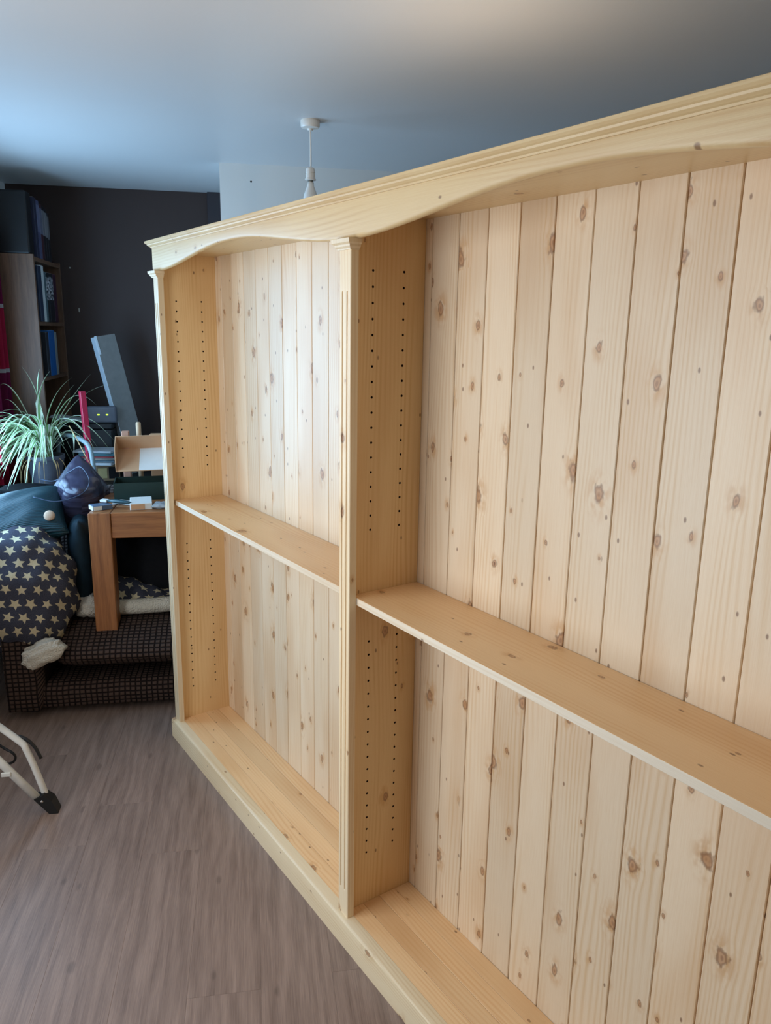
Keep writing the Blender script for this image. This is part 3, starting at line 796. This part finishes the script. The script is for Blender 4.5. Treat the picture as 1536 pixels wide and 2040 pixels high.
def tray(parent_name, label, loc, rz, lx, ly, h, th, mo, mi, tilt=0.0, flap=0.0):
    """open box: base and four walls, outside mo, inside lining mi"""
    t = thing(parent_name, label, 'box', loc, rz)
    if tilt: t.rotation_euler = (0, tilt, rz)
    obj('base', boxm(-lx / 2, lx / 2, -ly / 2, ly / 2, 0, th), mo, t)
    obj('liner', boxm(-lx / 2 + th, lx / 2 - th, -ly / 2 + th, ly / 2 - th, th + .0002, th + .0015), mi, t)
    for s in (-1, 1):
        bm = bmesh.new(); xa, xb = (s * lx / 2, s * (lx / 2 - th)); box(bm, min(xa, xb), max(xa, xb), -ly / 2, ly / 2, th, h)
        obj('wall', bm, mo, t)
        ya, yb = (s * ly / 2, s * (ly / 2 - th)); bm = bmesh.new(); box(bm, -lx / 2 + th, lx / 2 - th, min(ya, yb), max(ya, yb), th, h)
        obj('wall', bm, mo if s > 0 or mi is mo else mo, t)
    return t
tray('open_box', 'open dark green card box sitting on the oak table', on(-.665, -.155, TZ + .0005), math.radians(6), .17, .29, .082, .004, M_greenbox, M_card)
t = thing('cardboard_tray', 'shallow kraft cardboard tray tipped towards the room above the green box', 'box', (-.655, -.165, TZ + .125), 0)
t.rotation_euler = (math.radians(2), math.radians(36), math.radians(3))
ly, lx, hh, th = .25, .155, .085, .0035
obj('base', boxm(-lx, 0, -ly / 2, ly / 2, 0, th), M_card, t)
obj('pale_floor_panel', boxm(-lx + .006, -.002, -.02, ly / 2 - th, th + .0002, th + .001), M_carton, t)  # paler panel over the right part of the tray floor
obj('wall', boxm(-lx, -lx + th, -ly / 2, ly / 2, th, hh), M_card, t)
for sy in (-1, 1):
    bm = bmesh.new(); ya = sy * (ly / 2 - th / 2)
    extrude_profile(bm, [(-lx + th, th), (0, th), (-.02, .035), (-.055, .070), (-.09, hh), (-lx + th, hh)], [lambda p, q, Y=Y: Vector((p, Y, q)) for Y in (ya - th / 2, ya + th / 2)])
    obj('wall', bm, M_card, t)
# tools behind the tray
tag(obj('wood_offcut', boxm(-.80, -.77, -.275, -.240, TZ + .0002, TZ + .30, .003), M_pinkwood), 'square pinkish wood offcut standing behind the cardboard tray', 'wood')
tag(obj('dowel', (lambda bm: (lathe(bm, [(0, TZ + .0002), (.012, TZ + .0002), (.012, TZ + .335), (.009, TZ + .342), (0, TZ + .343)], 14, -.785, -.195), bm)[-1])(bmesh.new()), M_palewood, None, True), 'pale round dowel standing behind the cardboard tray', 'wood')
tag(obj('wood_block', boxm(-.81, -.775, -.145, -.05, TZ + .0002, TZ + .285, .003), M_card), 'tan wooden block half hidden behind the tray and bookcase', 'wood')

# ------------------------------------------------------------------ black desk and clutter behind the sofa
DZ = .858
dk = thing('desk', 'black desk behind the sofa covered in clutter', 'desk', (-1.36, -.5, 0))
obj('desk_top', boxm(-.34, .28, -.232, .62, DZ - .03, DZ, .003), M_black, dk)
obj('side_leaf', boxm(.078, .28, -.49, -.2325, DZ - .03, DZ, .003), M_black, dk)
for sx in (-.32, .22):
    for sy in (-.21, .56): obj('leg', boxm(sx, sx + .04, sy, sy + .04, 0, DZ - .03), M_black, dk)
# spider plant
pt = thing('spider_plant', 'variegated spider plant spilling out of a grey pot on the desk', 'plant', (-1.19, -.735, DZ))
autosmooth(obj('pot', lathem([(0, 0), (.066, 0), (.070, .004), (.092, .150), (.097, .152), (.097, .172), (.090, .172), (.088, .150), (0, .150)], 32), M_pot, pt), 30)
obj('soil', lathem([(0, .158), (.05, .157), (.086, .1505)], 20), M_soil, pt, True)
def leaf(name, p0, p1, p2, wd, mat, n=12):
    bm = bmesh.new(); uvl = bm.loops.layers.uv.verify(); p0, p1, p2 = map(Vector, (p0, p1, p2)); prev = None
    for i in range(n + 1):
        s = i / n; p = p0 * (1 - s) ** 2 + p1 * 2 * s * (1 - s) + p2 * s * s
        d = ((p1 - p0) * (1 - s) + (p2 - p1) * s).normalized()
        side = d.cross(Vector((0, 0, 1)))
        if side.length < 1e-3: side = Vector((1, 0, 0))
        side.normalize(); nrm = side.cross(d).normalized()
        hw = wd / 2 * (0.55 + 1.1 * s) * min(1, (1 - s) * 1.9) if s < .5 else wd / 2 * 1.1 * min(1, (1 - s) * 1.9 + .02)
        cur = [bm.verts.new(p - side * hw + nrm * hw * .35), bm.verts.new(p), bm.verts.new(p + side * hw + nrm * hw * .35)]
        if prev:
            for k in range(2):
                f = bm.faces.new((prev[k], prev[k + 1], cur[k + 1], cur[k]))
                for lp, uv in zip(f.loops, ((k / 2, (i - 1) / n), ((k + 1) / 2, (i - 1) / n), ((k + 1) / 2, i / n), (k / 2, i / n))): lp[uvl].uv = uv
        prev = cur
    return obj(name, bm, mat, pt, True)
def L3(y_, z_, x_=0.0): return (x_, y_ + .735, z_ - DZ)       # world (y,z) beside the pot
base = Vector((0, 0, .155))
special = [((-.81, 1.49), (.02, .02, .50), .016), ((-.726, 1.476), (.03, -.02, .5), .020), ((-.665, 1.47), (.02, -.05, .48), .018), ((-.569, 1.434), (.02, .02, .48), .013),
           ((-.468, 1.455), (.02, .10, .42), .012), ((-.371, 1.400), (.04, .16, .53), .011), ((-.453, 1.290), (.04, .14, .62), .012), ((-.56, 1.40), (.0, .05, .42), .013),
           ((-.587, 1.02), (.08, .20, .45), .013), ((-.49, 1.0), (.08, .22, .40), .012), ((-.93, 1.385), (.05, -.12, .62), .014), ((-.90, 1.32), (.07, -.10, .5), .014)]
for (yy, zz), c, wd in special:
    e = Vector(L3(yy, zz, rng.uniform(0, .05)))
    leaf('leaf', base + Vector((rng.uniform(-.02, .02), rng.uniform(-.02, .02), 0)), Vector(c), e, wd * 1.35, M_leaf, 14)
for i in range(104):
    az = rng.uniform(0, 2 * math.pi)
    if i < 62: az = rng.gauss(-math.pi / 2 + .5, .65)          # heavier towards the window and the room
    ln = rng.uniform(.20, .38); drop = rng.uniform(-.20, .20)
    e = Vector((math.cos(az) * ln, math.sin(az) * ln, .19 + drop))
    e.y = max(e.y, -.235 + rng.uniform(0, .03)); e.x = max(-.08, e.x)
    if e.y < -.10: e.x = max(e.x, rng.uniform(.20, .30))
    if abs(az) < 1.0: e.z = max(e.z, .17); e.z = max(e.z, .05) if e.x < .17 else e.z
    c = Vector((math.cos(az) * ln * rng.uniform(.25, .5), math.sin(az) * ln * .35, .155 + rng.uniform(.22, .40) - max(0, -drop) * .3))
    leaf('leaf', base + Vector((rng.uniform(-.03, .03), rng.uniform(-.03, .03), 0)), c, e, rng.uniform(.015, .024), M_leaf)
for i in range(22):
    az = rng.uniform(-math.pi * .75, math.pi * .4); ln = rng.uniform(.11, .16)
    e = Vector((math.cos(az) * ln, math.sin(az) * ln, rng.uniform(.008, .05)))
    c = Vector((math.cos(az) * ln * 1.05, math.sin(az) * ln * 1.05, rng.uniform(.20, .28)))
    leaf('dry_leaf', base + Vector((0, 0, -.005)), c, e, rng.uniform(.004, .008), M_dry, 8)

tag(obj('red_bar', boxm(-.016, .016, -.014, .014, 0, .512, .002), M_red, None, False, (-1.115, -.492, DZ), (math.radians(2.2), 0, math.radians(28))), 'upright crimson painted wooden bar beside the spider plant', 'bar')
tf = thing('tubular_frame', 'grey green bent tube chair frame behind the satin cushion', 'chair frame', (-1.035, -.63, 0))
obj('hoop', tubem(spline([(0, .165, 0), (0, .165, .8), (0, .163, 1.0), (-.02, .145, 1.09), (-.09, .09, 1.12), (-.22, .0, 1.125), (-.31, -.06, 1.10), (-.35, -.085, 1.02), (-.35, -.085, DZ + .002)], 6), .012, 10), M_tubegrey, tf, True)
# dark box, router, papers
t = thing('printer', 'black boxy printer on the desk under the router', 'printer', (-1.56, -.50, DZ))
obj('body', boxm(-.13, .10, -.22, .07, 0, .27, .012, 2), M_black, t)
obj('lid', boxm(-.125, .09, -.215, .065, .2702, .300, .006, 2), M_black, t)
obj('output_slot', boxm(.1002, .104, -.18, .03, .08, .13), M_rubber, t)
t = thing('router', 'grey router with two green lights on the black printer', 'router', (-1.53, -.50, DZ + .3004))
obj('case', boxm(-.02, .025, -.075, .085, 0, .095, .010, 3), M_router, t)
for yy in (-.012, .035): obj('status_light', boxm(.0252, .0262, yy - .006, yy + .006, .046, .052), M_led, t)
for i, (yy, rz, lab) in enumerate(((-.64, 12, 'sheaf of white papers sagging off the printer, lower one'), (-.665, -14, 'loose white paper draped on the printer, uppermost one'))):
    bm = bmesh.new(); uvgrid(bm, 8, 8, lambda a, b: Vector((.11 - .2 * a, -.085 + .15 * b, .004 + .012 * math.sin(3 * b + 2 * a + i) - .03 * max(0, .35 - a))), lambda a, b: (a, b))
    bmesh.ops.solidify(bm, geom=bm.faces[:], thickness=.001)
    tag(obj('paper_sheet', bm, M_paper, None, True, (-1.52, yy, DZ + .32 + .014 * i), (0, 0, math.radians(rz))), lab, 'paper', 'papers on the printer')
t = thing('radio', 'small cream and brown cased radio on the desk beside the red bar', 'radio', (-1.36, -.46, DZ), math.radians(14))
obj('case', boxm(-.05, .05, -.06, .065, 0, .095, .006, 2), M_radio, t)
obj('dial', boxm(.0502, .0525, -.05, -.002, .018, .075, .001), M_dial, t)
obj('grille', boxm(.0502, .0515, .006, .058, .015, .08, .001), M_black, t)
mags = [((200, 202, 206), 'white'), ((74, 98, 110), 'slate blue'), ((206, 200, 190), 'cream'), ((150, 52, 54), 'red'), ((60, 110, 120), 'teal'), ((188, 190, 196), 'pale grey')]
z = DZ + .0955
for i, (rgb, nm) in enumerate(mags):
    h = rng.uniform(.010, .016)
    m_ = plain('magazine_' + nm.replace(' ', '_'), rgb, .45)
    tag(obj('magazine', boxm(-.075, .08, -.105, .105, 0, h, .001), m_, None, False, (-1.37 + rng.uniform(-.015, .015), -.49 + rng.uniform(-.02, .02), z), (0, 0, rng.uniform(-.3, .3))),
        nm + ' covered magazine in the pile on the radio', 'magazine', 'magazines piled on the radio')
    z += h + .0005
# leaning board
lb = thing('leaning_board', 'tall grey board with pale edge leaning on the desk against the dark wall', 'board', (-1.60, -.315, DZ + .004))
M = Matrix.Rotation(math.radians(11.5), 4, 'X') @ Matrix.Rotation(math.radians(38), 4, 'Z')
bm = bmesh.new(); box(bm, -.025, .020, -.062, .062, 0, .80, .002, 1, M); obj('face', bm, M_panel, lb)
bm = bmesh.new(); box(bm, -.024, .0195, -.066, -.0622, .0, .798, .001, 1, M); obj('edge_strip', bm, M_paneledge, lb)
bm = bmesh.new(); box(bm, .0195, .0225, -.066, -.052, .70, .803, .001, 1, M); obj('torn_corner', bm, M_paneledge, lb)

# thin charger lead and felt tag
tag(obj('charger_lead', tubem(spline([(-1.0, -.73, .935), (-.78, -.60, .965), (-.66, -.50, 1.03), (-.58, -.43, 1.065), (-.52, -.385, 1.01), (-.50, -.42, .955), (-.47, -.52, .93), (-.48, -.62, .95)], 8), .0022, 6), M_bluecable, None, True), 'thin slate blue lead looping over the satin cushion', 'cable')
t = thing('charger_plug', 'pale blue plug at the end of a yellowish leaf stem above the satin cushion', 'plug', (-.76, -.415, 1.03), math.radians(10))
obj('plug_body', boxm(-.006, .006, -.011, .011, -.05, 0, .003, 2), plain('pale_blue_plastic', (158, 192, 224), .4), t)
obj('lead', tubem(spline([(0, 0, 0), (-.02, -.03, .06), (-.10, -.07, .14), (-.22, -.10, .18)], 6), .0022, 6), M_dry, t, True)  # yellowish leaf stem, modelled as a thin tube rising from the plug
bm = bmesh.new(); lathe(bm, [(0, 0), (.018, .0), (.024, .008), (.022, .018), (.012, .024), (0, .025)], 20)
tag(obj('felt_pad', bm, M_beige, None, True, (-.43, -.545, .872), (0, math.radians(60), math.radians(10))), 'round beige felt pad on the edge of the teal cushion', 'pad')

# ------------------------------------------------------------------ bookshelf in the far corner
bs = thing('bookshelf', 'brown wood bookshelf in the dark corner behind the curtain', 'bookshelf', (-1.595, -.865, 0))
obj('side_panel', boxm(.272, .292, -.135, .125, 0, 2.052, .001), M_walnut, bs)
obj('side_panel', boxm(-.292, -.272, -.135, .125, 0, 2.052, .001), M_walnut, bs)
for z in (.06, .42, .78, 1.10, 1.405, 1.695, 2.022):
    obj('shelf', boxm(-.2715, .2715, -.125, .122, z, z + .020), M_walnut, bs)
obj('back_panel', boxm(-.2715, .2715, -.135, -.1255, .06, 2.045), M_walnut, bs)
bx = thing('storage_box', 'large matt black box standing on top of the brown bookshelf', 'box', (-1.335, -.87, 2.0525))
obj('body', boxm(-.055, .035, -.12, .118, 0, .305, .008, 2), M_black, bx)
obj('edge_trim', boxm(-.062, -.0552, -.115, .112, .003, .300, .002), M_router, bx)
def book(x0, x1, z0, h, rgb, lab, band=None, letters=False, yf=-.765, dep=.17, grp=None, tilt=0.0):
    m_ = spine('book_cover', rgb, band, letters, h * .45, h * .92)
    t = thing('book', lab, 'book', ((x0 + x1) / 2, yf, z0), 0, grp)
    hw = (x1 - x0) / 2 - .0008
    obj('cover', boxm(-hw, hw, -dep, 0, 0, h, .0015), m_, t)
    obj('pages', boxm(-hw + .002, hw - .002, -dep + .004, -.004, h, h + .0012), M_paper, t)
    if tilt: t.rotation_euler = (0, tilt, 0)
g1, g2, g3 = 'books on top of the brown bookshelf', 'books on the upper shelf of the brown bookshelf', 'files on the lower shelf of the brown bookshelf'
x = -1.405
for wd, h, rgb, lab, bd in ((.05, .300, (44, 46, 70), 'navy book beside the black box on the bookshelf top', None), (.055, .295, (84, 84, 116), 'purple grey banded book on the bookshelf top', (112, 112, 140)),
                            (.05, .285, (70, 34, 44), 'maroon footed book on the bookshelf top', (104, 104, 122)), (.05, .28, (28, 26, 34), 'black book with grey upper half on the bookshelf top', (120, 118, 124)),
                            (.05, .275, (34, 32, 38), 'charcoal book with pale upper half on the bookshelf top', (134, 132, 136)), (.045, .26, (30, 28, 34), 'rearmost dark book on the bookshelf top', (110, 108, 112))):
    book(x - wd, x, 2.0425, h, rgb, lab, bd, False, -.742, .17, g1); x -= wd
x = -1.345
for wd, h, rgb, lab, bd, lt in ((.07, .285, (40, 52, 74), 'dark navy binder on the upper bookshelf', None, False), (.05, .290, (206, 208, 206), 'white binder among dark books on the upper bookshelf', None, False),
                                (.04, .262, (84, 104, 110), 'grey teal book next to the white binder', None, False), (.05, .255, (30, 34, 36), 'black book with small white lettering next to the teal one', None, True),
                                (.10, .262, (26, 26, 32), 'thick black book with large white lettering on the upper bookshelf', None, True), (.07, .262, (64, 28, 48), 'dark maroon book at the far end of the upper bookshelf', None, False)):
    book(x - wd, x, 1.7155, h, rgb, lab, bd, lt, -.735, .17, g2); x -= wd
x = -1.40
for wd, h, rgb, lab, bd in ((.06, .235, (40, 44, 52), 'dark grey file left of the blue one on the lower bookshelf', None), (.13, .245, (22, 92, 158), 'bright blue box file on the lower bookshelf', None), (.05, .235, (150, 150, 146), 'pale grey file against the blue box file', None)):
    book(x - wd, x, 1.4255, h, rgb, lab, bd, False, -.735, .17, g3); x -= wd

# ------------------------------------------------------------------ curtain
cu = thing('curtain', 'crimson curtain with pale horizontal stripes at the window edge', 'curtain', (-1.17, -.93, 0))
bm = bmesh.new()
path = []
for i in range(57):
    s = i / 56
    path.append(Vector((-.105 + .26 * s, .030 * math.sin(s * 26) + .012 * math.sin(s * 9), 0)))
V = []
for z in (.875, 1.1, 1.4, 1.8, 2.16):
    k = 1 + .12 * (2.16 - z)
    V.append([bm.verts.new((p.x, p.y * k, z)) for p in path])
for a, b in zip(V, V[1:]):
    for i in range(56): bm.faces.new((a[i], a[i + 1], b[i + 1], b[i]))
bmesh.ops.solidify(bm, geom=bm.faces[:], thickness=.003)
obj('drape', bm, M_curtain, cu, True)
obj('curtain_pole', tubem([(-.12, 0, 2.185), (1.30, 0, 2.185)], .014, 10), M_steel, cu, True)

# ------------------------------------------------------------------ white folding stand and its cable
st = thing('folding_stand', 'white tubular folding stand with a black foot on the floor', 'stand', (.47, -.39, 0))
fa = [(-.005, -.020, .060), (-.015, -.070, .228), (-.02, -.108, .282), (-.03, -.30, .455), (-.05, -.50, .62)]
obj('leg', tubem(spline([(0, -.012, .03)] + fa, 6), .0145, 10, True, .75), M_whitemetal, st, True)
obj('leg', tubem([(.012, -.025, .032), (.015, -.16, .222), (.02, -.30, .395), (.03, -.50, .62)], .015, 10, True, .75), M_whitemetal, st, True)
obj('top_rail', tubem([(-.30, -.50, .62), (.30, -.50, .62)], .013, 10), M_whitemetal, st, True)
obj('leg', tubem([(-.05, -.50, .61), (-.05, -.585, .02)], .015, 10, True, .75), M_whitemetal, st, True)
bm = bmesh.new()
pr = [(-.052, .062), (-.020, .075), (.008, .050), (.026, .0), (-.004, .0)]
extrude_profile(bm, pr, [lambda p, q, X=X: Vector((X, p, q)) for X in (-.018, .028)])
ft = obj('foot_cap', bm, M_rubber, st)
bm = bmesh.new(); lathe(bm, [(0, .003), (.004, .002), (.0055, 0)], 12); obj('rivet', bm, M_rivet, ft, True, (.0282, -.026, .052), (0, math.pi / 2, 0))
bm = bmesh.new(); lathe(bm, [(0, 0), (.02, 0), (.018, .02), (0, .02)], 12); obj('foot_cap', bm, M_rubber, st, True, (-.05, -.585, 0.0))
obj('clip', boxm(.022, .030, -.150, -.118, .160, .176, .002), M_whitemetal, st)
tag(obj('power_cable', tubem(spline([(.40, -.68, .34), (.42, -.60, .28), (.43, -.545, .235), (.435, -.515, .215), (.43, -.51, .19), (.42, -.54, .165), (.40, -.66, .15), (.38, -.80, .05), (.36, -.93, .005)], 6), .0045, 8), M_cable, None, True), 'black cable looping behind the white folding stand', 'cable')
tag(obj('rubber_strap', tubem(spline([(.435, -.512, .285), (.44, -.470, .272), (.445, -.438, .240), (.45, -.418, .195)], 6), .006, 8), M_cable, None, True), 'short black strap hanging on the bend of the white stand leg', 'strap')
